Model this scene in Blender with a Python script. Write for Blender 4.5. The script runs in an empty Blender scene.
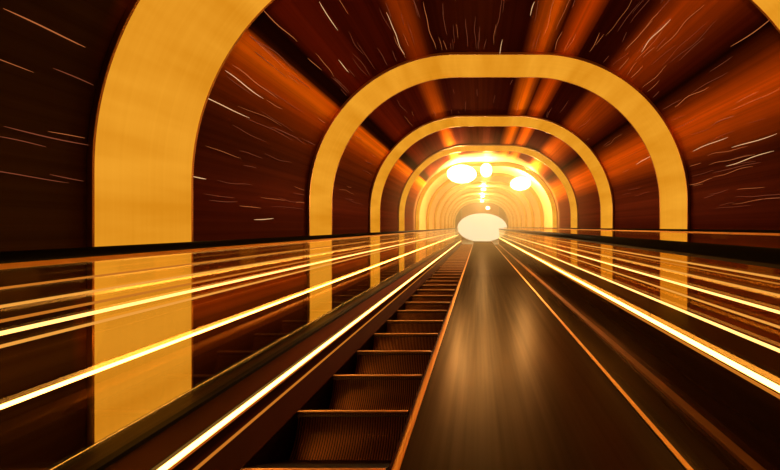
import bpy, bmesh, math, random
from mathutils import Vector, Matrix

# ------------------------------------------------------------------ camera, world, exposure
sc = bpy.context.scene
COL = sc.collection
EYE = 1.60                 # eye height above the tunnel floor; all cross-section heights below are given from the eye
FPX = 340.0                # focal length in pixels of the 780 px wide frame
cam_d = bpy.data.cameras.new('camera')
cam = bpy.data.objects.new('camera', cam_d); COL.objects.link(cam)
cam_d.sensor_width = 36.0; cam_d.lens = FPX / 780 * 36.0
cam_d.shift_x = -89 / 780; cam_d.shift_y = -8 / 780
cam_d.clip_start = 0.02; cam_d.clip_end = 200
cam.location = (0, 0, EYE); cam.rotation_euler = (math.radians(90), 0, 0)
sc.camera = cam
w = bpy.data.worlds.new('world'); sc.world = w; w.use_nodes = True
w.node_tree.nodes['Background'].inputs[0].default_value = (0.01, 0.005, 0.002, 1)
w.node_tree.nodes['Background'].inputs[1].default_value = 0.3
vs = sc.view_settings
vs.view_transform = 'Standard'; vs.look = 'None'; vs.exposure = 0.0; vs.gamma = 1.0; vs.use_curve_mapping = False
sc.cycles.use_denoising = True
sc.cycles.max_bounces = 10; sc.cycles.transparent_max_bounces = 24
sc.cycles.glossy_bounces = 5; sc.cycles.diffuse_bounces = 5
sc.cycles.sample_clamp_indirect = 6.0

def area_light(name, x, y, z, e, col, sx, sy, rot):
    l = bpy.data.lights.new(name, 'AREA'); l.shape = 'RECTANGLE'; l.size = sx; l.size_y = sy
    l.energy = e; l.color = col
    o = bpy.data.objects.new(name, l); COL.objects.link(o)
    o.location = (x, y, EYE + z); o.rotation_euler = rot
    return o
def point_light(name, x, y, z, e, col, r=0.06):
    l = bpy.data.lights.new(name, 'POINT'); l.energy = e; l.color = col; l.shadow_soft_size = r
    o = bpy.data.objects.new(name, l); COL.objects.link(o); o.location = (x, y, EYE + z)
    return o
# unseen fill light added behind the viewer, washes lining from the second bay on
sl = bpy.data.lights.new('rear_fill_light', 'SPOT'); sl.energy = 270; sl.color = (1.0, 0.42, 0.10); sl.spot_size = math.radians(74); sl.spot_blend = 0.6; sl.shadow_soft_size = 0.12
so = bpy.data.objects.new('rear_fill_light', sl); COL.objects.link(so); so.location = (0.17, -1.4, EYE+0.55); so.rotation_euler = (math.radians(116), 0, 0)

# ------------------------------------------------------------------ helpers
def srgb(r, g, b):
    f = lambda c: (c/255/12.92) if c/255 <= 0.04045 else ((c/255+0.055)/1.055)**2.4
    return (f(r), f(g), f(b), 1.0)
def new_mat(name):
    m = bpy.data.materials.new(name); m.use_nodes = True
    nt = m.node_tree; nt.nodes.clear()
    out = nt.nodes.new('ShaderNodeOutputMaterial')
    return m, nt, out
def N(nt, t, **kw):
    n = nt.nodes.new(t)
    for k, v in kw.items():
        if k.startswith('i_'): n.inputs[k[2:].replace('_', ' ')].default_value = v
        else: setattr(n, k, v)
    return n
def L(nt, a, b): nt.links.new(a, b)

def bm_box(bm, x0, x1, y0, y1, z0, z1, bevel=0.0):
    """box; x, y in world, z given from the eye level"""
    r = bmesh.ops.create_cube(bm, size=1.0)
    for v in r['verts']:
        v.co = Vector(((x0+x1)/2 + v.co.x*(x1-x0), (y0+y1)/2 + v.co.y*(y1-y0), EYE + (z0+z1)/2 + v.co.z*(z1-z0)))
    if bevel:
        es = list({e for v in r['verts'] for e in v.link_edges})
        bmesh.ops.bevel(bm, geom=es, offset=bevel, segments=3, profile=0.5, affect='EDGES')
def bm_prism(bm, prof, y0, y1, ny=1):
    """closed cross-section prof [(x, z from eye)] swept along the tunnel from y0 to y1"""
    rings = []
    for k in range(ny+1):
        y = y0 + (y1-y0)*k/ny
        rings.append([bm.verts.new((x, y, EYE+z)) for x, z in prof])
    n = len(prof)
    for k in range(ny):
        for i in range(n):
            j = (i+1) % n
            bm.faces.new((rings[k][i], rings[k][j], rings[k+1][j], rings[k+1][i]))
    bm.faces.new(rings[0][::-1]); bm.faces.new(rings[-1])
def bm_tube(bm, pts, r, seg=6):
    rings = []
    for i, p in enumerate(pts):
        a = pts[max(i-1, 0)]; b = pts[min(i+1, len(pts)-1)]
        t = (Vector(b)-Vector(a)).normalized()
        u = t.cross(Vector((0, 0, 1)))
        if u.length < 1e-3: u = t.cross(Vector((1, 0, 0)))
        u.normalize(); v = t.cross(u)
        rr = r(i/(len(pts)-1)) if callable(r) else r
        rings.append([bm.verts.new(Vector(p)+(u*math.cos(2*math.pi*k/seg)+v*math.sin(2*math.pi*k/seg))*rr) for k in range(seg)])
    for i in range(len(pts)-1):
        for k in range(seg):
            bm.faces.new((rings[i][k], rings[i][(k+1) % seg], rings[i+1][(k+1) % seg], rings[i+1][k]))
    bm.faces.new(rings[0][::-1]); bm.faces.new(rings[-1])
def bm_ellipsoid(bm, c, rx, ry, rz, seg=32):
    r = bmesh.ops.create_uvsphere(bm, u_segments=seg, v_segments=seg//2, radius=1.0)
    for v in r['verts']:
        v.co = Vector((c[0]+v.co.x*rx, c[1]+v.co.y*ry, EYE+c[2]+v.co.z*rz))
def link_bm(name, bm, mat, parent=None, smooth=False, fixn=True):
    if fixn: bmesh.ops.recalc_face_normals(bm, faces=bm.faces)
    me = bpy.data.meshes.new(name); bm.to_mesh(me); bm.free()
    if smooth:
        for p in me.polygons: p.use_smooth = True
    o = bpy.data.objects.new(name, me); COL.objects.link(o)
    me.materials.append(mat)
    if parent:
        me.transform(Matrix.Translation(-Vector(parent.location)))
        o.parent = parent
    return o
def tag(o, label, cat, group=None, kind=None):
    if label: o['label'] = label
    if cat: o['category'] = cat
    if group: o['group'] = group
    if kind: o['kind'] = kind
    return o
def thing(name, label, cat, loc=(0, 0, 0), group=None):
    o = bpy.data.objects.new(name, None); COL.objects.link(o)
    o.location = (loc[0], loc[1], EYE+loc[2]); o.empty_display_size = 0.1
    return tag(o, label, cat, group)
def struct(o):
    o['kind'] = 'structure'; return o
def copy_tree(src, dy, parent=None):
    c = src.copy(); COL.objects.link(c)
    if parent is None: c.location = Vector(src.location) + Vector((0, dy, 0))
    else: c.parent = parent
    for ch in list(src.children): copy_tree(ch, dy, c)
    return c

# ------------------------------------------------------------------ materials
def emis(name, col, s):
    m, nt, out = new_mat(name)
    e = N(nt, 'ShaderNodeEmission'); e.inputs[0].default_value = col; e.inputs[1].default_value = s
    L(nt, e.outputs[0], out.inputs[0]); return m
def metal(name, col, rough=0.4, metallic=0.8, streak=0.0, spec=0.5, streak_scale=60.0, col2=None, edge=None):
    m, nt, out = new_mat(name)
    p = N(nt, 'ShaderNodeBsdfPrincipled'); p.inputs['Metallic'].default_value = metallic
    p.inputs['Base Color'].default_value = col; p.inputs['Roughness'].default_value = rough
    p.inputs['Specular IOR Level'].default_value = spec
    if edge: p.inputs['Specular Tint'].default_value = edge
    L(nt, p.outputs[0], out.inputs[0])
    if streak:
        tc = N(nt, 'ShaderNodeTexCoord'); mp = N(nt, 'ShaderNodeMapping'); mp.inputs['Scale'].default_value = (streak_scale, 0.7, streak_scale)
        no = N(nt, 'ShaderNodeTexNoise'); no.inputs['Scale'].default_value = 1.0; no.inputs['Detail'].default_value = 4
        L(nt, tc.outputs['Object'], mp.inputs[0]); L(nt, mp.outputs[0], no.inputs['Vector'])
        mr = N(nt, 'ShaderNodeMapRange'); mr.inputs[1].default_value = 0.3; mr.inputs[2].default_value = 0.7
        mr.inputs[3].default_value = max(0.05, rough-streak); mr.inputs[4].default_value = min(1, rough+streak)
        L(nt, no.outputs[0], mr.inputs[0]); L(nt, mr.outputs[0], p.inputs['Roughness'])
        if col2:
            mx = N(nt, 'ShaderNodeMix', data_type='RGBA'); mx.inputs[6].default_value = col; mx.inputs[7].default_value = col2
            L(nt, no.outputs[0], mx.inputs[0]); L(nt, mx.outputs[2], p.inputs['Base Color'])
    return m
def pane(name, tint, gloss=1.0, refl=(1.0, 0.85, 0.6, 1)):
    m, nt, out = new_mat(name)
    t = N(nt, 'ShaderNodeBsdfTransparent'); t.inputs[0].default_value = tint
    g = N(nt, 'ShaderNodeBsdfGlossy'); g.inputs['Roughness'].default_value = 0.03; g.inputs[0].default_value = refl
    f = N(nt, 'ShaderNodeFresnel'); f.inputs[0].default_value = 1.45
    mu = N(nt, 'ShaderNodeMath', operation='MULTIPLY'); mu.inputs[1].default_value = gloss
    mx = N(nt, 'ShaderNodeMixShader')
    L(nt, f.outputs[0], mu.inputs[0]); L(nt, mu.outputs[0], mx.inputs[0])
    L(nt, t.outputs[0], mx.inputs[1]); L(nt, g.outputs[0], mx.inputs[2]); L(nt, mx.outputs[0], out.inputs[0])
    return m

M_BRASS = metal('brass_trim', (0.5, 0.2, 0.03, 1), 0.35, 0.9)
M_BLACK = metal('black_rubber', (0.010, 0.006, 0.004, 1), 0.6, 0.0, spec=0.15)
M_DARK = metal('dark_metal', (0.03, 0.018, 0.010, 1), 0.4, 0.6)
M_STEP_T = metal('step_tread_metal', (0.04, 0.018, 0.008, 1), 0.45, 0.6)
M_STEP = metal('step_riser_metal', (0.02, 0.008, 0.004, 1), 0.5, 0.5)
M_CLEAT = metal('step_cleat_metal', (0.45, 0.16, 0.05, 1), 0.32, 0.85)
M_NOSE = metal('step_nosing_metal', (0.75, 0.40, 0.18, 1), 0.3, 0.8)
def satin(name, diff, refl, rough, streak=25.0, amount=0.35):
    """dark satin metal: a weak body colour under a tinted reflection, with streaks along the tunnel"""
    m, nt, out = new_mat(name)
    tc = N(nt, 'ShaderNodeTexCoord'); mp = N(nt, 'ShaderNodeMapping'); mp.inputs['Scale'].default_value = (streak, 0.5, streak)
    no = N(nt, 'ShaderNodeTexNoise'); no.inputs['Scale'].default_value = 1.0; no.inputs['Detail'].default_value = 4
    L(nt, tc.outputs['Object'], mp.inputs[0]); L(nt, mp.outputs[0], no.inputs['Vector'])
    mr = N(nt, 'ShaderNodeMapRange'); mr.inputs[1].default_value = 0.3; mr.inputs[2].default_value = 0.7; mr.inputs[3].default_value = 1-amount; mr.inputs[4].default_value = 1+amount
    L(nt, no.outputs[0], mr.inputs[0])
    vm = N(nt, 'ShaderNodeVectorMath', operation='SCALE'); vm.inputs[0].default_value = refl; L(nt, mr.outputs[0], vm.inputs['Scale'])
    g = N(nt, 'ShaderNodeBsdfGlossy'); g.inputs['Roughness'].default_value = rough; L(nt, vm.outputs[0], g.inputs[0])
    d = N(nt, 'ShaderNodeBsdfDiffuse'); d.inputs[0].default_value = (*diff, 1)
    a = N(nt, 'ShaderNodeAddShader'); L(nt, g.outputs[0], a.inputs[0]); L(nt, d.outputs[0], a.inputs[1]); L(nt, a.outputs[0], out.inputs[0])
    return m
M_DECK = satin('brushed_deck', (0.003, 0.002, 0.001), (0.044, 0.029, 0.016), 0.30, 25.0, 0.22)
M_DECK_EDGE = metal('deck_edge_metal', (0.85, 0.42, 0.10, 1), 0.35, 0.9)
M_INNER = metal('inner_deck_metal', (0.05, 0.02, 0.006, 1), 0.4, 0.8, 0.03, edge=(0.5, 0.25, 0.1, 1))
M_SKIRT = metal('skirt_metal', (0.04, 0.015, 0.004, 1), 0.4, 0.8, 0.03, edge=(0.4, 0.18, 0.06, 1))
M_LEDGE = metal('outer_ledge', (0.06, 0.04, 0.02, 1), 0.5, 0.0, 0.0, spec=0.2)
M_LEDGE2 = satin('polished_ledge', (0.02, 0.009, 0.003), (0.06, 0.040, 0.018), 0.25, 15.0)
M_TRIM = metal('brown_trim', (0.45, 0.18, 0.04, 1), 0.4, 0.6)
M_FLOOR = metal('dark_floor', (0.03, 0.02, 0.012, 1), 0.6, 0.0)
M_GLASS_L = pane('balustrade_glass', (0.99, 0.95, 0.88, 1), 0.2)
M_GLASS_R = pane('balustrade_glass_amber', (0.90, 0.82, 0.66, 1), 0.12)
M_GLASS_O = pane('screen_glass', (0.98, 0.92, 0.82, 1), 0.04)

def arch_material():
    m, nt, out = new_mat('arch_diffuser')
    tc = N(nt, 'ShaderNodeTexCoord')
    sp = N(nt, 'ShaderNodeSeparateXYZ'); L(nt, tc.outputs['Object'], sp.inputs[0])
    mp = N(nt, 'ShaderNodeMapping'); mp.inputs['Scale'].default_value = (5, 0.8, 5)
    L(nt, tc.outputs['Object'], mp.inputs[0])
    no = N(nt, 'ShaderNodeTexNoise'); no.inputs['Scale'].default_value = 1; no.inputs['Detail'].default_value = 3
    L(nt, mp.outputs[0], no.inputs['Vector'])
    mp2 = N(nt, 'ShaderNodeMapping'); mp2.inputs['Scale'].default_value = (1, 70, 1)
    L(nt, tc.outputs['Object'], mp2.inputs[0])
    no2 = N(nt, 'ShaderNodeTexNoise'); no2.inputs['Scale'].default_value = 1; no2.inputs['Detail'].default_value = 2
    L(nt, mp2.outputs[0], no2.inputs['Vector'])
    ad = N(nt, 'ShaderNodeMath', operation='ADD'); L(nt, no.outputs[0], ad.inputs[0])
    m2 = N(nt, 'ShaderNodeMath', operation='MULTIPLY'); m2.inputs[1].default_value = 0.15; L(nt, no2.outputs[0], m2.inputs[0])
    L(nt, m2.outputs[0], ad.inputs[1])
    cr = N(nt, 'ShaderNodeValToRGB'); e = cr.color_ramp.elements
    e[0].position = 0.35; e[0].color = (0.70, 0.25, 0.009, 1)
    e[1].position = 1.0; e[1].color = (0.98, 0.42, 0.032, 1)
    L(nt, ad.outputs[0], cr.inputs[0])
    em = N(nt, 'ShaderNodeEmission'); em.inputs[1].default_value = 1.0
    L(nt, cr.outputs[0], em.inputs[0]); L(nt, em.outputs[0], out.inputs[0])
    return m
M_ARCH = arch_material()

# ------------------------------------------------------------------ tunnel cross-section
XL, XR, TOP, RAD = -1.50, 1.84, 1.526, 1.30
DL, DR = -0.835, -0.757                     # outer ledge heights left and right
def profile(n=40, zl=-1.6, zr=-1.6, off=0.0):
    """points from the foot of the left wall over the crown to the foot of the right wall; off moves them inward"""
    xl, xr, top, r = XL+off, XR-off, TOP-off, RAD-off
    pts = []
    zs = top-r
    m = 24
    for i in range(m): pts.append((xl, zl+(zs-zl)*i/m))
    for i in range(n+1):
        a = math.pi - (math.pi/2)*i/n
        pts.append((xl+r+r*math.cos(a), zs+r*math.sin(a)))
    for i in range(1, 12): pts.append((xl+r+(xr-xl-2*r)*i/12, top))
    for i in range(n+1):
        a = math.pi/2 - (math.pi/2)*i/n
        pts.append((xr-r+r*math.cos(a), zs+r*math.sin(a)))
    for i in range(1, m+1): pts.append((xr, zs+(zr-zs)*i/m))
    return pts
PROF = profile()
LEN = [0.0]
for a, b in zip(PROF, PROF[1:]): LEN.append(LEN[-1]+math.hypot(b[0]-a[0], b[1]-a[1]))
TOTAL = LEN[-1]
def theta_of(p): return math.degrees(math.atan2(p[0], p[1]))       # angle around the tunnel axis at eye level, 0 = crown
TH = [theta_of(p) for p in PROF]
def s_at(th):
    for i in range(len(TH)-1):
        if TH[i] <= th <= TH[i+1]:
            return (LEN[i]+(LEN[i+1]-LEN[i])*(th-TH[i])/(TH[i+1]-TH[i]+1e-9))/TOTAL
    return 0.0 if th < TH[0] else 1.0
def p_at(th, off=0.0):
    s = s_at(th)*TOTAL
    for i in range(len(LEN)-1):
        if LEN[i] <= s <= LEN[i+1]:
            t = (s-LEN[i])/(LEN[i+1]-LEN[i]+1e-9)
            a, b = PROF[i], PROF[i+1]
            x, z = a[0]+(b[0]-a[0])*t, a[1]+(b[1]-a[1])*t
            dx, dz = b[0]-a[0], b[1]-a[1]; l = math.hypot(dx, dz)
            return (x+dz/l*off, z-dx/l*off)
    return PROF[-1]

# lining colour with the orange light rays and dark gaps between painted in
LINING_RAYS = [  # (angle around the axis, painted ray or gap colour)
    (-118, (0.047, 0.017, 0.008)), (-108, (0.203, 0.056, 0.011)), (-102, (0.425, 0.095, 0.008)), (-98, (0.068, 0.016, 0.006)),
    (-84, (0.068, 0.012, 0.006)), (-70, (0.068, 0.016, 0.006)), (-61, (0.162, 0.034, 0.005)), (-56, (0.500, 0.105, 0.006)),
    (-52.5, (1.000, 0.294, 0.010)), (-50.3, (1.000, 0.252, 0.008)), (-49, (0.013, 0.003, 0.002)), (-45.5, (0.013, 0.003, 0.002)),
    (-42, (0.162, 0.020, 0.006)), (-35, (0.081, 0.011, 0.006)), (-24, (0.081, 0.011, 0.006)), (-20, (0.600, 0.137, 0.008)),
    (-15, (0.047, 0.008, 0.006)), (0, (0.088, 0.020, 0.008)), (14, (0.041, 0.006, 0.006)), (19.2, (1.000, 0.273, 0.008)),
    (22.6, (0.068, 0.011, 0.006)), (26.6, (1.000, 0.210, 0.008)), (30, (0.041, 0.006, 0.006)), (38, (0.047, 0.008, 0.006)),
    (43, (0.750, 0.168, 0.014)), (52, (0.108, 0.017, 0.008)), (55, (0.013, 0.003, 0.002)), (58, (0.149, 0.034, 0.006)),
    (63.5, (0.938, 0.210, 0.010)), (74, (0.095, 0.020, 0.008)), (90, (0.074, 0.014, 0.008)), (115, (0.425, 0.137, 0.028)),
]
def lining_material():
    m, nt, out = new_mat('lining_painted_rays')
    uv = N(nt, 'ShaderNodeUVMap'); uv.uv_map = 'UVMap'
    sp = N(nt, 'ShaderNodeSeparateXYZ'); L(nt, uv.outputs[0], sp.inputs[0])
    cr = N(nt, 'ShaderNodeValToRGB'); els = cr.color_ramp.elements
    stops = [(s_at(t), c) for t, c in LINING_RAYS]
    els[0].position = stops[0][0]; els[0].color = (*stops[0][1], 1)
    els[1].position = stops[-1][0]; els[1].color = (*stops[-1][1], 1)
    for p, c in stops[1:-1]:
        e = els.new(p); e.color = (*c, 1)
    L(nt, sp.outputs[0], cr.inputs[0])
    # fine variation from streak to streak
    mp = N(nt, 'ShaderNodeMapping'); mp.inputs['Scale'].default_value = (170, 0.12, 1)
    L(nt, uv.outputs[0], mp.inputs[0])
    no = N(nt, 'ShaderNodeTexNoise'); no.inputs['Scale'].default_value = 1; no.inputs['Detail'].default_value = 5; no.inputs['Roughness'].default_value = 0.65
    L(nt, mp.outputs[0], no.inputs['Vector'])
    mr = N(nt, 'ShaderNodeMapRange'); mr.inputs[1].default_value = 0.32; mr.inputs[2].default_value = 0.72; mr.inputs[3].default_value = 0.7; mr.inputs[4].default_value = 1.35
    L(nt, no.outputs[0], mr.inputs[0])
    mx = N(nt, 'ShaderNodeVectorMath', operation='SCALE'); L(nt, cr.outputs[0], mx.inputs[0]); L(nt, mr.outputs[0], mx.inputs['Scale'])
    # cream glow of the lamps on the far lining, painted into the colour
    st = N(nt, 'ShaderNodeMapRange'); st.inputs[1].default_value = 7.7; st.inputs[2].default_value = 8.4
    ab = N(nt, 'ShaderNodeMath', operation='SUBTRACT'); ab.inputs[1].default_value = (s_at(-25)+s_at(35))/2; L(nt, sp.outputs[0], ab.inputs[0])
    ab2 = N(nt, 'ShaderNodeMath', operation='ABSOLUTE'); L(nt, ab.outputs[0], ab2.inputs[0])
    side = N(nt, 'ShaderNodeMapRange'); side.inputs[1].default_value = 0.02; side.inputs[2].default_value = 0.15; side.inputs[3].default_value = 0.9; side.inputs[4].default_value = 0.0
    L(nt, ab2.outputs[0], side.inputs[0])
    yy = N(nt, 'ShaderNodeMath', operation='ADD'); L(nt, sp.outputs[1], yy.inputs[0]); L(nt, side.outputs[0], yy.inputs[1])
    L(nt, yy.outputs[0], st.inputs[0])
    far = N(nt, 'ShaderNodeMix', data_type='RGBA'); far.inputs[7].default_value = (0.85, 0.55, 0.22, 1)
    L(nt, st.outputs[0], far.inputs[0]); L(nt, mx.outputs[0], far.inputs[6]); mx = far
    # shade of the unlit nearest bay, painted in as a dark olive
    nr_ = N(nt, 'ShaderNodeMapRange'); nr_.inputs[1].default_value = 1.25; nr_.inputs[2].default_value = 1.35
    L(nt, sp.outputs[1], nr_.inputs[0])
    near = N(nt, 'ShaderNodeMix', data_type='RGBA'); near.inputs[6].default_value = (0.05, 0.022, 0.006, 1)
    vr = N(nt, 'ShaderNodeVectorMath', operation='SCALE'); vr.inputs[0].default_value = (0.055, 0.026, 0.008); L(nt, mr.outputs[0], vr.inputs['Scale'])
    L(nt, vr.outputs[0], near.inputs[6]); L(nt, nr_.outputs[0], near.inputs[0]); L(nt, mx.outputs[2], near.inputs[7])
    d = N(nt, 'ShaderNodeBsdfDiffuse'); L(nt, near.outputs[2], d.inputs[0])
    g = N(nt, 'ShaderNodeBsdfGlossy'); g.inputs['Roughness'].default_value = 0.4; L(nt, near.outputs[2], g.inputs[0])
    ms = N(nt, 'ShaderNodeMixShader'); ms.inputs[0].default_value = 0.25
    L(nt, d.outputs[0], ms.inputs[1]); L(nt, g.outputs[0], ms.inputs[2]); L(nt, ms.outputs[0], out.inputs[0])
    return m
M_LINING = lining_material()

Y0, Y1 = -1.6, 21.4
def lining(name, i0, i1):
    bm = bmesh.new(); uvl = bm.loops.layers.uv.new('UVMap')
    T = 0.08
    rows = []
    ys = [Y0, Y1]
    for y in ys:
        rows.append([bm.verts.new((PROF[i][0], y, EYE+PROF[i][1])) for i in range(i0, i1+1)])
    out = profile(off=-T)
    orow = []
    for y in ys:
        orow.append([bm.verts.new((out[i][0], y, EYE+out[i][1])) for i in range(i0, i1+1)])
    def f(vs, ss):
        fc = bm.faces.new(vs)
        for lp, (s, y) in zip(fc.loops, ss): lp[uvl].uv = (s, y)
    n = i1-i0
    for k in range(n):
        a, b = LEN[i0+k]/TOTAL, LEN[i0+k+1]/TOTAL
        f((rows[0][k], rows[0][k+1], rows[1][k+1], rows[1][k]), ((a, Y0), (b, Y0), (b, Y1), (a, Y1)))
        f((orow[0][k], orow[1][k], orow[1][k+1], orow[0][k+1]), ((a, Y0), (a, Y1), (b, Y1), (b, Y0)))
        f((rows[0][k], orow[0][k], orow[0][k+1], rows[0][k+1]), ((a, Y0), (a, Y0), (b, Y0), (b, Y0)))
        f((rows[1][k], rows[1][k+1], orow[1][k+1], orow[1][k]), ((a, Y1), (b, Y1), (b, Y1), (a, Y1)))
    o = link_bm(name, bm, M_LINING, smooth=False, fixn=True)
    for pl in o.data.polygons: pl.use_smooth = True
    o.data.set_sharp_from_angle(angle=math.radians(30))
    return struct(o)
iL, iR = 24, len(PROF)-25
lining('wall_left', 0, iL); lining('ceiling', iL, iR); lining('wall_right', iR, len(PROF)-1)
bm = bmesh.new(); bm_box(bm, XL-0.08, XR+0.08, Y0, Y1, -1.70, -1.60); struct(link_bm('floor', bm, M_FLOOR))
bm = bmesh.new(); bm_box(bm, XL-0.08, XR+0.08, Y0-0.1, Y0, -1.70, TOP+0.08); struct(link_bm('wall_back', bm, M_FLOOR))
bm = bmesh.new(); bm_box(bm, XL, -1.33, Y0, Y1, -1.60, DL); struct(link_bm('trim_1', bm, M_LEDGE))
bm = bmesh.new(); bm_box(bm, 1.30, XR, Y0, Y1, -1.60, DR); struct(link_bm('trim_2', bm, M_LEDGE))

# ------------------------------------------------------------------ light arches
PITCH, BAND, FIRST = 1.665, 0.46, 1.30
def make_arch():
    root = thing('light_arch', None, 'light arch', (0.17, FIRST, DL))
    bm = bmesh.new()
    def shell(off_in, off_out, y0, y1, zl, zr):
        a = [p for p in profile(off=off_in, zl=zl, zr=zr)]; b = [p for p in profile(off=off_out, zl=zl, zr=zr)]
        va = [[bm.verts.new((x, y, EYE+z)) for x, z in a] for y in (y0, y1)]
        vb = [[bm.verts.new((x, y, EYE+z)) for x, z in b] for y in (y0, y1)]
        for k in range(len(a)-1):
            bm.faces.new((va[0][k], va[0][k+1], va[1][k+1], va[1][k]))
            bm.faces.new((vb[0][k], vb[1][k], vb[1][k+1], vb[0][k+1]))
            bm.faces.new((va[0][k], vb[0][k], vb[0][k+1], va[0][k+1]))
            bm.faces.new((va[1][k], va[1][k+1], vb[1][k+1], vb[1][k]))
        for k in (0, -1):
            bm.faces.new((va[0][k], va[1][k], vb[1][k], vb[0][k]))
    shell(0.018, 0.002, FIRST+0.008, FIRST+BAND-0.008, DL, DR)
    d = link_bm('diffuser', bm, M_ARCH, root, smooth=True); d.data.set_sharp_from_angle(angle=math.radians(30))
    for y in (FIRST, FIRST+BAND-0.008):
        bm = bmesh.new(); shell(0.021, 0.001, y, y+0.008, DL, DR)
        link_bm('edge_trim', bm, M_BRASS, root)
    return root
arch0 = make_arch()
N_ARCH = 12
ordn = ['nearest', 'second', 'third', 'fourth', 'fifth', 'sixth', 'seventh', 'eighth', 'ninth', 'tenth', 'eleventh', 'farthest']
for k in range(N_ARCH):
    a = arch0 if k == 0 else copy_tree(arch0, PITCH*k)
    a['label'] = ['wide amber light arch nearest the viewer, its crown above the picture'] [0] if k == 0 else \
        ('%s amber light arch along the tunnel, counted from the viewer' % ordn[k] if k < N_ARCH-1 else 'farthest and smallest amber light arch, framing the glowing oval')
    a['group'] = 'amber light arches over the escalators'

# ------------------------------------------------------------------ escalator steps
SX0, SX1, SZ = -1.035, -0.400, -1.05
STEP = 0.468
def make_step():
    root = thing('escalator_step', None, 'step', ((SX0+SX1)/2, 0, SZ-0.30))
    y0 = 0.0
    nr = 44
    rows = 9; H = 0.235; ux, uz = -0.5, -0.866
    # riser: from its nosing (top) down and back towards the viewer, hollowed like a real escalator riser
    def arc(t, dep):
        bow = 0.030*math.sin(math.pi*t*0.9)+dep
        return y0 + ux*H*t + 0.866*bow, SZ - 0.012 + uz*H*t*0.98 - 0.5*bow
    bm = bmesh.new()
    g = [[bm.verts.new((x, arc(r/rows, 0.010)[0], EYE+arc(r/rows, 0.010)[1])) for x in (SX0+0.004, SX1-0.004)] for r in range(rows+1)]
    for r in range(rows): bm.faces.new((g[r][0], g[r+1][0], g[r+1][1], g[r][1]))
    bc = bmesh.new()
    for k in range(nr):
        x = SX0+0.004+(SX1-SX0-0.008)*(k+0.5)/nr; w = 0.0032
        q = []
        for r in range(rows+1):
            a, b = arc(r/rows, 0.0), arc(r/rows, 0.0095)
            q.append([bc.verts.new((x-w, b[0], EYE+b[1])), bc.verts.new((x-w*0.7, a[0], EYE+a[1])), bc.verts.new((x+w*0.7, a[0], EYE+a[1])), bc.verts.new((x+w, b[0], EYE+b[1]))])
        for r in range(rows):
            for c in range(3): bc.faces.new((q[r][c], q[r+1][c], q[r+1][c+1], q[r][c+1]))
    o = link_bm('cleats', bc, M_CLEAT, root, fixn=False)
    link_bm('riser', bm, M_STEP, root, fixn=False)
    bm = bmesh.new()
    # tread: falls away behind the nosing in the tunnel's own frame, with fine cleats
    for k in range(nr):
        x = SX0+0.004+(SX1-SX0-0.008)*(k+0.5)/nr
        w = 0.0035
        P = [(y0+0.01, SZ), (y0+0.352, SZ-0.197), (y0+0.346, SZ-0.207), (y0+0.004, SZ-0.010)]
        va = [bm.verts.new((x-w, y, EYE+z)) for y, z in P]; vb = [bm.verts.new((x+w, y, EYE+z)) for y, z in P]
        bm.faces.new(va); bm.faces.new(vb[::-1])
        for q in range(4): bm.faces.new((va[q], vb[q], vb[(q+1) % 4], va[(q+1) % 4]))
    P = [(y0+0.006, SZ-0.007), (y0+0.349, SZ-0.204), (y0+0.337, SZ-0.225), (y0-0.006, SZ-0.028)]
    va = [bm.verts.new((SX0+0.004, y, EYE+z)) for y, z in P]; vb = [bm.verts.new((SX1-0.004, y, EYE+z)) for y, z in P]
    bm.faces.new(va); bm.faces.new(vb[::-1])
    for q in range(4): bm.faces.new((va[q], vb[q], vb[(q+1) % 4], va[(q+1) % 4]))
    link_bm('tread', bm, M_STEP_T, root)
    bm = bmesh.new(); bm_box(bm, SX0+0.004, SX1-0.004, y0-0.006, y0+0.010, SZ-0.009, SZ+0.003, 0.002)
    link_bm('nosing', bm, M_NOSE, root)
    return root
step0 = make_step()
FIRST_STEP = 1.0
step0.location.y += FIRST_STEP
NS = 43
def ordinal(n):
    ones = ['', 'first', 'second', 'third', 'fourth', 'fifth', 'sixth', 'seventh', 'eighth', 'ninth', 'tenth', 'eleventh', 'twelfth', 'thirteenth', 'fourteenth', 'fifteenth', 'sixteenth', 'seventeenth', 'eighteenth', 'nineteenth']
    if n < 20: return ones[n]
    t = {2: ('twentieth', 'twenty'), 3: ('thirtieth', 'thirty'), 4: ('fortieth', 'forty')}[n//10]
    return t[0] if n % 10 == 0 else t[1]+'-'+ones[n % 10]
for k in range(NS):
    s = step0 if k == 0 else copy_tree(step0, STEP*k)
    s['label'] = ('dark ribbed escalator step nearest the viewer' if k == 0 else
                  'dark ribbed escalator step, %s up from the viewer' % ordinal(k+1) if k < NS-1 else 'topmost dark escalator step before the glowing oval')
    s['group'] = 'ribbed steps of the left escalator'

# ------------------------------------------------------------------ left balustrade
YA, YB = -0.8, 21.2
def run(name, prof, mat, parent, y0=YA, y1=YB, ny=1, smooth=False):
    bm = bmesh.new(); bm_prism(bm, prof, y0, y1, ny); return link_bm(name, bm, mat, parent, smooth=smooth)
def rect(x0, x1, z0, z1): return [(x0, z0), (x1, z0), (x1, z1), (x0, z1)]
def rounded(cx, cz, hx, hz, r, seg=5):
    pts = []
    for qx, qz, a0 in ((1, 1, 0), (-1, 1, 90), (-1, -1, 180), (1, -1, 270)):
        for i in range(seg+1):
            a = math.radians(a0+90*i/seg)
            pts.append((cx+qx*(hx-r)+r*math.cos(a), cz+qz*(hz-r)+r*math.sin(a)))
    return pts
lb = thing('balustrade', 'left glass escalator balustrade under a black handrail, against the left tunnel wall', 'balustrade', (-1.28, YA, -1.6))
run('handrail', rounded(-1.30, -0.083, 0.038, 0.015, 0.013), M_BLACK, lb, smooth=True)
run('handrail_guide', rect(-1.312, -1.288, -0.115, -0.099), M_DECK_EDGE, lb)
y = YA
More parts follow.
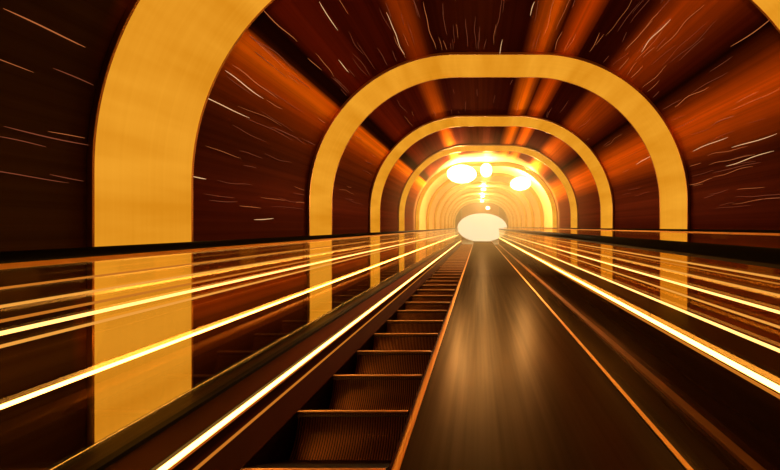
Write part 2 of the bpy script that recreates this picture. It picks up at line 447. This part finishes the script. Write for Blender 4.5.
while y < YB-0.2:
    run('glass_panel', rect(-1.305, -1.295, -0.815, -0.115), M_GLASS_L, lb, y, min(y+1.655, YB)); y += 1.665
run('glass_shoe', rect(-1.312, -1.2755, -0.90, -0.808), M_BLACK, lb)
run('inner_deck', [(-1.275, -0.825), (-1.141, -0.862), (-1.105, -0.872), (-1.105, -0.95), (-1.275, -0.95)], M_INNER, lb)
run('tube_shield', [(-1.140, -0.866), (-1.134, -0.866), (-1.134, -0.838), (-1.140, -0.838)], M_BLACK, lb)  # lip added to keep the tube's light off the glass
run('skirt_panel', [(-1.275, -0.951), (-1.105, -0.951), (-1.045, -1.06), (-1.045, -1.5), (-1.275, -1.5)], M_SKIRT, lb)
run('outer_cladding', rect(-1.327, -1.276, -1.6, -0.901), M_DARK, lb)

# ------------------------------------------------------------------ centre deck
cd = thing('escalator_deck', 'wide brushed dark metal deck running up the middle between the two escalators', 'escalator deck', (0.23, YA, -1.6))
run('deck_cover', [(-0.309, -0.945), (0.80, -0.945), (0.815, -0.955), (0.815, -1.02), (-0.309, -1.02)], M_DECK, cd)
run('left_edge', [(-0.31-0.045*math.cos(math.radians(a)), -0.989+0.045*math.sin(math.radians(a))) for a in range(0, 91, 10)]+[(-0.310, -1.03), (-0.355, -1.03)], M_DECK_EDGE, cd, smooth=False)
run('right_edge', rect(0.8155, 0.84, -1.02, -0.950), M_DECK_EDGE, cd)
run('side_panel', rect(-0.385, -0.315, -1.6, -1.031), M_SKIRT, cd)
run('side_panel', rect(0.79, 0.8150, -1.6, -1.021), M_DARK, cd)

# ------------------------------------------------------------------ right balustrade
rb = thing('balustrade', 'right glass escalator balustrade with thick black handrail beside the centre deck', 'balustrade', (1.25, YA, -1.6))
run('handrail', rounded(1.265, -0.124, 0.042, 0.033, 0.028), M_BLACK, rb, smooth=True)
run('handrail_guide', rect(1.253, 1.277, -0.175, -0.157), M_DARK, rb)
y = YA
while y < YB-0.2:
    run('glass_panel', rect(1.262, 1.270, -0.70, -0.175), M_GLASS_R, rb, y, min(y+1.655, YB)); y += 1.665
y = YA+0.5
run('skirt_panel', rect(1.255, 1.277, -1.06, -0.701), M_LEDGE2, rb)
run('lower_trim', rect(1.200, 1.2549, -1.085, -1.062), M_TRIM, rb)
run('channel_cover', rect(0.8405, 1.2549, -1.16, -1.086), M_LEDGE2, rb)
run('outer_cladding', rect(1.255, 1.277, -1.6, -1.061), M_DARK, rb)
ob = thing('balustrade', 'outer low glass screen with thin dark rail, beside the right tunnel wall', 'balustrade', (1.56, YA, DR))
run('top_rail', rounded(1.56, -0.024, 0.014, 0.008, 0.007), M_BLACK, ob, smooth=True)
run('rail_guide', rect(1.552, 1.568, -0.045, -0.0325), M_DECK_EDGE, ob)
y = YA
while y < YB-0.2:
    run('glass_panel', rect(1.556, 1.564, DR, -0.045), M_GLASS_O, ob, y, min(y+1.655, YB)); y += 1.665

# ------------------------------------------------------------------ long light lines (LED tubes along the balustrades, some standing for light streaks)
def strip_mat(name, col, s): return emis(name, (*col, 1), s)
WHITE = strip_mat('led_white_gold', (1.0, 0.48, 0.09), 10.0)
GOLD = strip_mat('light_line_gold', (1.0, 0.52, 0.13), 2.6)
SOFT = strip_mat('light_line_soft_amber', (1.0, 0.40, 0.06), 0.85)
DIM = strip_mat('light_line_dim_orange', (1.0, 0.30, 0.03), 0.55)
def light_line(x, z, r, mat, label, group=None, name='light_tube_or_streak'):
    bm = bmesh.new()
    bm_prism(bm, [(x+r*math.cos(a*math.pi/4), z+r*math.sin(a*math.pi/4)) for a in range(8)], YA+0.02, YB-0.02)
    o = link_bm(name, bm, mat, smooth=True)
    return tag(o, label, 'light tube', group)
GL, GR = 'light tubes along the left balustrade', 'light tubes along the right balustrade'
xl = -1.285
light_line(xl, -0.484, 0.0065, WHITE, 'brightest and lowest light tube on the left balustrade glass', GL)
light_line(xl, -0.321, 0.0050, SOFT, 'soft amber light tube second from bottom on the left balustrade glass', GL)
light_line(xl, -0.286, 0.0060, GOLD, 'bright gold light tube in the middle of the left balustrade glass', GL)
light_line(xl, -0.253, 0.0045, DIM, 'dim orange light tube just above the bright gold one, left glass', GL)
light_line(xl, -0.214, 0.0045, SOFT, 'thin amber light tube second from top on the left balustrade glass', GL)
light_line(xl, -0.165, 0.0035, DIM, 'topmost faint orange light tube on the left balustrade glass', GL)
light_line(-1.118, -0.856, 0.0105, WHITE, 'thick white-gold light tube at the foot of the left balustrade beside the steps', GL)
light_line(-1.095, -0.936, 0.0065, DIM, 'dim orange light tube just below the thick white one by the steps', GL)
xr = 1.238
light_line(xr, -0.668, 0.0130, WHITE, 'thickest white-gold light tube, lowest on the right balustrade glass', GR)
light_line(xr, -0.700, 0.0080, DIM, 'dim orange glow edge under the thickest white one on the right', GR)  # orange glow at the edge of the thick tube, built as a tube
light_line(xr, -0.510, 0.0080, GOLD, 'gold light streak second brightest from bottom on the right balustrade glass', GR)  # from here up: reflected streaks of light built as glowing tubes
light_line(xr, -0.413, 0.0060, SOFT, 'soft amber light streak between two brighter ones on the right glass', GR)
light_line(xr, -0.352, 0.0065, GOLD, 'pale gold light streak in the middle of the right balustrade glass', GR)
light_line(xr, -0.282, 0.0055, SOFT, 'amber light streak third from top on the right balustrade glass', GR)
light_line(xr, -0.235, 0.0035, DIM, 'thin dim orange light streak second from top on the right glass', GR)
light_line(xr, -0.212, 0.0050, SOFT, 'topmost amber light streak just below the thick right handrail', GR)

# ------------------------------------------------------------------ ceiling lamps far up the tunnel
M_LAMP = emis('lamp_glass', (1.0, 0.62, 0.22, 1), 14.0)
def ceiling_lamp(x, y, z, rx, ry, rz, label, e, col=(1.0, 0.62, 0.26), nx=0, nz=1):
    t = thing('ceiling_lamp', label, 'lamp', (x, y, z), 'floodlights under the tunnel crown')
    bm = bmesh.new(); bm_ellipsoid(bm, (x, y, z), rx, ry, rz, 24); link_bm('lamp_glass', bm, M_LAMP, t, smooth=True)
    bm = bmesh.new()
    bm_tube(bm, [(x+nx*0.6*rz, y, EYE+z+nz*rz*0.6), (x+nx*(rz+0.10), y, EYE+z+nz*(rz+0.10))], 0.018, 8); link_bm('stem', bm, M_DARK, t)
    point_light('lamp_glow', x, y-ry-0.12, z-rz*0.4, e, col, 0.08)
    return t
ceiling_lamp(-0.42, 8.3, 1.29, 0.36, 0.50, 0.21, 'large glaring floodlight left of the crown between the far arches', 170)
ceiling_lamp(0.17, 8.1, 1.35, 0.14, 0.40, 0.15, 'narrow glaring floodlight at the crown between the two larger ones', 80)
ceiling_lamp(1.12, 9.2, 1.17, 0.27, 0.50, 0.17, 'large glaring floodlight on the right shoulder of the tunnel', 170, nx=0.5, nz=0.87)
for k, y in enumerate((13.0, 16.0, 19.0)):  # small lamps added to brighten the far stretch
    ceiling_lamp(0.17, y, 1.44, 0.10, 0.16, 0.05, '%s small round fill lamp added at the crown of the far stretch' % ('nearest', 'middle', 'farthest')[k], 110)

# haze added in the far stretch to spread the glow of the lamps
hz, nt, out = new_mat('added_haze')
vsn = N(nt, 'ShaderNodeVolumeScatter'); vsn.inputs['Color'].default_value = (1, 0.70, 0.36, 1); vsn.inputs['Density'].default_value = 0.055; vsn.inputs['Anisotropy'].default_value = 0.4
L(nt, vsn.outputs[0], out.inputs['Volume'])
bm = bmesh.new(); bm_box(bm, XL+0.03, XR-0.03, 5.0, 21.3, -0.72, TOP-0.03)
tag(link_bm('added_haze', bm, hz), 'warm haze added to spread lamp glow in the far stretch of the tunnel', 'added_haze', kind='stuff')

# ------------------------------------------------------------------ lobby beyond the tunnel
def lobby_mat(name, c, r=0.5): return metal(name, c, r, 0.0)
M_LW = lobby_mat('lobby_wall', (0.28, 0.15, 0.05, 1)); M_LF = lobby_mat('lobby_floor', (0.8, 0.7, 0.5, 1), 0.3); M_PIER = lobby_mat('lobby_pier', (0.05, 0.06, 0.03, 1))
bm = bmesh.new(); bm_box(bm, -4, 4, 21.2, 30, -1.30, -1.12); struct(link_bm('floor', bm, M_LF))
bm = bmesh.new(); bm_box(bm, -4, 4, 30, 30.2, -1.30, 3.0); struct(link_bm('wall_far', bm, M_LW))
bm = bmesh.new(); bm_box(bm, -4, 4, 21.5, 30.2, 3.0, 3.2); struct(link_bm('ceiling', bm, M_LW))
bm = bmesh.new(); bm_box(bm, -4.2, -4, 21.5, 30.2, -1.3, 3.2); struct(link_bm('wall_left', bm, M_LW))
bm = bmesh.new(); bm_box(bm, 4, 4.2, 21.5, 30.2, -1.3, 3.2); struct(link_bm('wall_right', bm, M_LW))
for x, lab in ((-1.55, 'dark green square pillar left of the glowing oval'), (1.75, 'dark green square pillar right of the glowing oval')):
    p = thing('pillar', lab, 'pillar', (x, 25.6, -1.12))
    bm = bmesh.new(); bm_box(bm, x-0.25, x+0.25, 25.35, 25.85, -1.12, 2.9, 0.02); link_bm('shaft', bm, M_PIER, p)
    bm = bmesh.new(); bm_box(bm, x-0.32, x+0.32, 25.28, 25.92, 2.9, 3.0, 0.02); link_bm('capital', bm, M_PIER, p)
point_light('lobby_fill', 0.2, 26.5, 2.2, 110, (1.0, 0.7, 0.4), 0.2)  # unseen fill light added to brighten the lobby
M_OVAL = emis('oval_glass', (1.0, 0.74, 0.36, 1), 1.5)
ov = thing('oval_lamp', 'large glowing cream oval lantern at the end of the tunnel', 'lantern', (0.22, 23.6, -1.12))
bm = bmesh.new(); bm_ellipsoid(bm, (0.22, 23.6, -0.04), 1.72, 0.7, 0.99, 48); link_bm('glass_shell', bm, M_OVAL, ov, smooth=True)
bm = bmesh.new(); bm_box(bm, -0.4, 0.84, 23.3, 23.9, -1.12, -0.98, 0.02); link_bm('base', bm, M_DARK, ov)
ceiling = thing('pendant_lamp', 'small round pendant lamp above the glowing oval', 'lamp', (0.65, 25.0, 1.4))
bm = bmesh.new(); bm_ellipsoid(bm, (0.65, 25.0, 1.4), 0.16, 0.16, 0.12, 16); link_bm('lamp_glass', bm, M_LAMP, ceiling, smooth=True)
bm = bmesh.new(); bm_tube(bm, [(0.65, 25.0, EYE+1.5), (0.65, 25.0, EYE+3.0)], 0.015, 6); link_bm('cord', bm, M_DARK, ceiling)

# ------------------------------------------------------------------ short trails of light on the lining, built as thin glowing wires
F_PALE = emis('trail_pale_gold', (1.0, 0.55, 0.25, 1), 0.85)
F_ORANGE = emis('trail_orange', (1.0, 0.28, 0.08, 1), 0.45)
F_RED = emis('trail_dim_red', (1.0, 0.24, 0.10, 1), 0.20)
rnd = random.Random(7)
def trail(th, y0, y1, mat, r, label, group):  # one trail of light, shaped as a thin wavy glowing wire
    th = max(-88, min(88, th))
    n = max(8, int((y1-y0)/0.045)); pts = []
    ph = rnd.uniform(0, 6); amp = rnd.uniform(0.15, 0.35); fr = rnd.uniform(6, 11); drift = rnd.uniform(-0.4, 0.4)
    for i in range(n+1):
        t = i/n; y = y0+(y1-y0)*t
        a = th + amp*math.sin(ph+fr*y) + 0.4*amp*math.sin(2.3*fr*y+ph*2) + drift*t
        x, z = p_at(a, 0.012)
        pts.append((x, y, EYE+z))
    bm = bmesh.new(); bm_tube(bm, pts, lambda t: r*(0.35+0.65*math.sin(math.pi*min(1, max(0, t)))**0.5 if 0 < t < 1 else 0.3), 5)
    o = link_bm('light_trail', bm, mat, smooth=True)
    return tag(o, label, 'filament light', group)  # trails of light on the lining, built as glowing wires
def hit(px, py):
    """where the line of sight through a spot of the photograph meets the lining: angle and distance"""
    dx, dz = px-479, 227-py
    th = math.degrees(math.atan2(dx, dz)); x, z = p_at(th)
    return th, FPX*(math.hypot(x, z)/math.hypot(dx, dz))
TRACED = [  # outer end, inner end, brightness, label
    ((0, 6), (83, 44), 1, 'long orange light trail high on the left wall in the nearest bay'),
    ((0, 126), (86, 143), 2, 'long dim light trail on the left wall at mid height, nearest bay'),
    ((189, 88), (248, 117), 0, 'bright pale light trail on the left shoulder beside the nearest arch'),
    ((223, 70), (262, 97), 0, 'pale light trail on the left shoulder above the brightest one there'),
    ((230, 65), (277, 97), 1, 'orange light trail on the left shoulder beside the orange rays'),
    ((184, 174), (204, 178), 0, 'short pale light trail low on the left wall by the nearest arch'),
    ((252, 229), (272, 230), 0, 'short pale light trail just above the left handrail'),
    ((260, 3), (294, 42), 1, 'orange light trail crossing the dark gap, upper left'),
    ((318, 0), (338, 28), 0, 'bright pale light trail at the top edge left of centre'),
    ((338, 58), (348, 71), 0, 'short bright light trail just outside the second arch, upper left'),
    ((387, 10), (402, 54), 0, 'pale broken light trail above the second arch on the orange ray'),
    ((424, 0), (433, 48), 1, 'orange light trail above the second arch, left of the crown'),
    ((535, 0), (532, 14), 0, 'short pale light trail high right of the crown'),
    ((502, 38), (499, 60), 0, 'tiny pale light trail crossing the second arch near the crown'),
    ((672, 18), (641, 50), 0, 'brightest pale light trail on the right orange rays above the second arch'),
    ((653, 19), (626, 49), 1, 'orange light trail left of the brightest one on the right rays'),
    ((617, 75), (600, 92), 0, 'pale light trail crossing the second arch on the right shoulder'),
    ((779, 10), (732, 45), 1, 'orange light trail along the dark gap, upper right'),
    ((710, 86), (676, 106), 1, 'orange light trail just right of the second arch shoulder'),
    ((730, 138), (694, 150), 0, 'bright pale light trail on the right wall above the others'),
    ((779, 133), (733, 146), 0, 'long pale light trail at right edge, mid height'),
    ((776, 152), (727, 163), 0, 'pale light trail on the right wall, lowest of the bright ones'),
    ((655, 155), (636, 162), 0, 'short pale light trail inside the second arch on the right'),
    ((714, 180), (690, 183), 1, 'faint orange light trail low on the right wall'),
]
mats = (F_PALE, F_ORANGE, F_RED)
for (a, b, k, lab) in TRACED:
    t1, d1 = hit(*a); t2, d2 = hit(*b)
    trail((t1+t2)/2, min(d1, d2), max(d1, d2), mats[k], (0.0026, 0.0024, 0.0022)[k], lab, 'light trails on the tunnel lining')
bays = [('the nearest bay', 0.95, 1.28, 0.9), ('between the nearest two arches', 1.80, 2.90, 1), ('between second and third arches', 3.48, 4.55, 1)]
for bi, (bn, ya, yb, _) in enumerate(bays):
    for sn, ta, tb, cnt in (('left wall', -86, -62, (6, 22, 5)), ('left shoulder', -60, -28, (3, 24, 6)), ('crown', -26, 28, (0, 44, 10)), ('right shoulder', 30, 58, (0, 34, 8)), ('right wall', 60, 86, (0, 26, 6))):
        for q in range(cnt[bi]):
            th = rnd.uniform(ta, tb); ln = rnd.uniform(0.12, 0.55)
            y0 = rnd.uniform(ya, yb-0.1); y1 = min(yb, y0+ln)
            m = 1 if rnd.random() < 0.35 else 2
            trail(th, y0, y1, mats[m], rnd.uniform(0.0011, 0.002),
                     ('thin orange light trail' if m == 1 else 'faint red light trail')+' on the %s, %s' % (sn, bn),
                     '%s light trails on the %s, %s' % (('orange', 'dim red')[m-1], sn, bn))
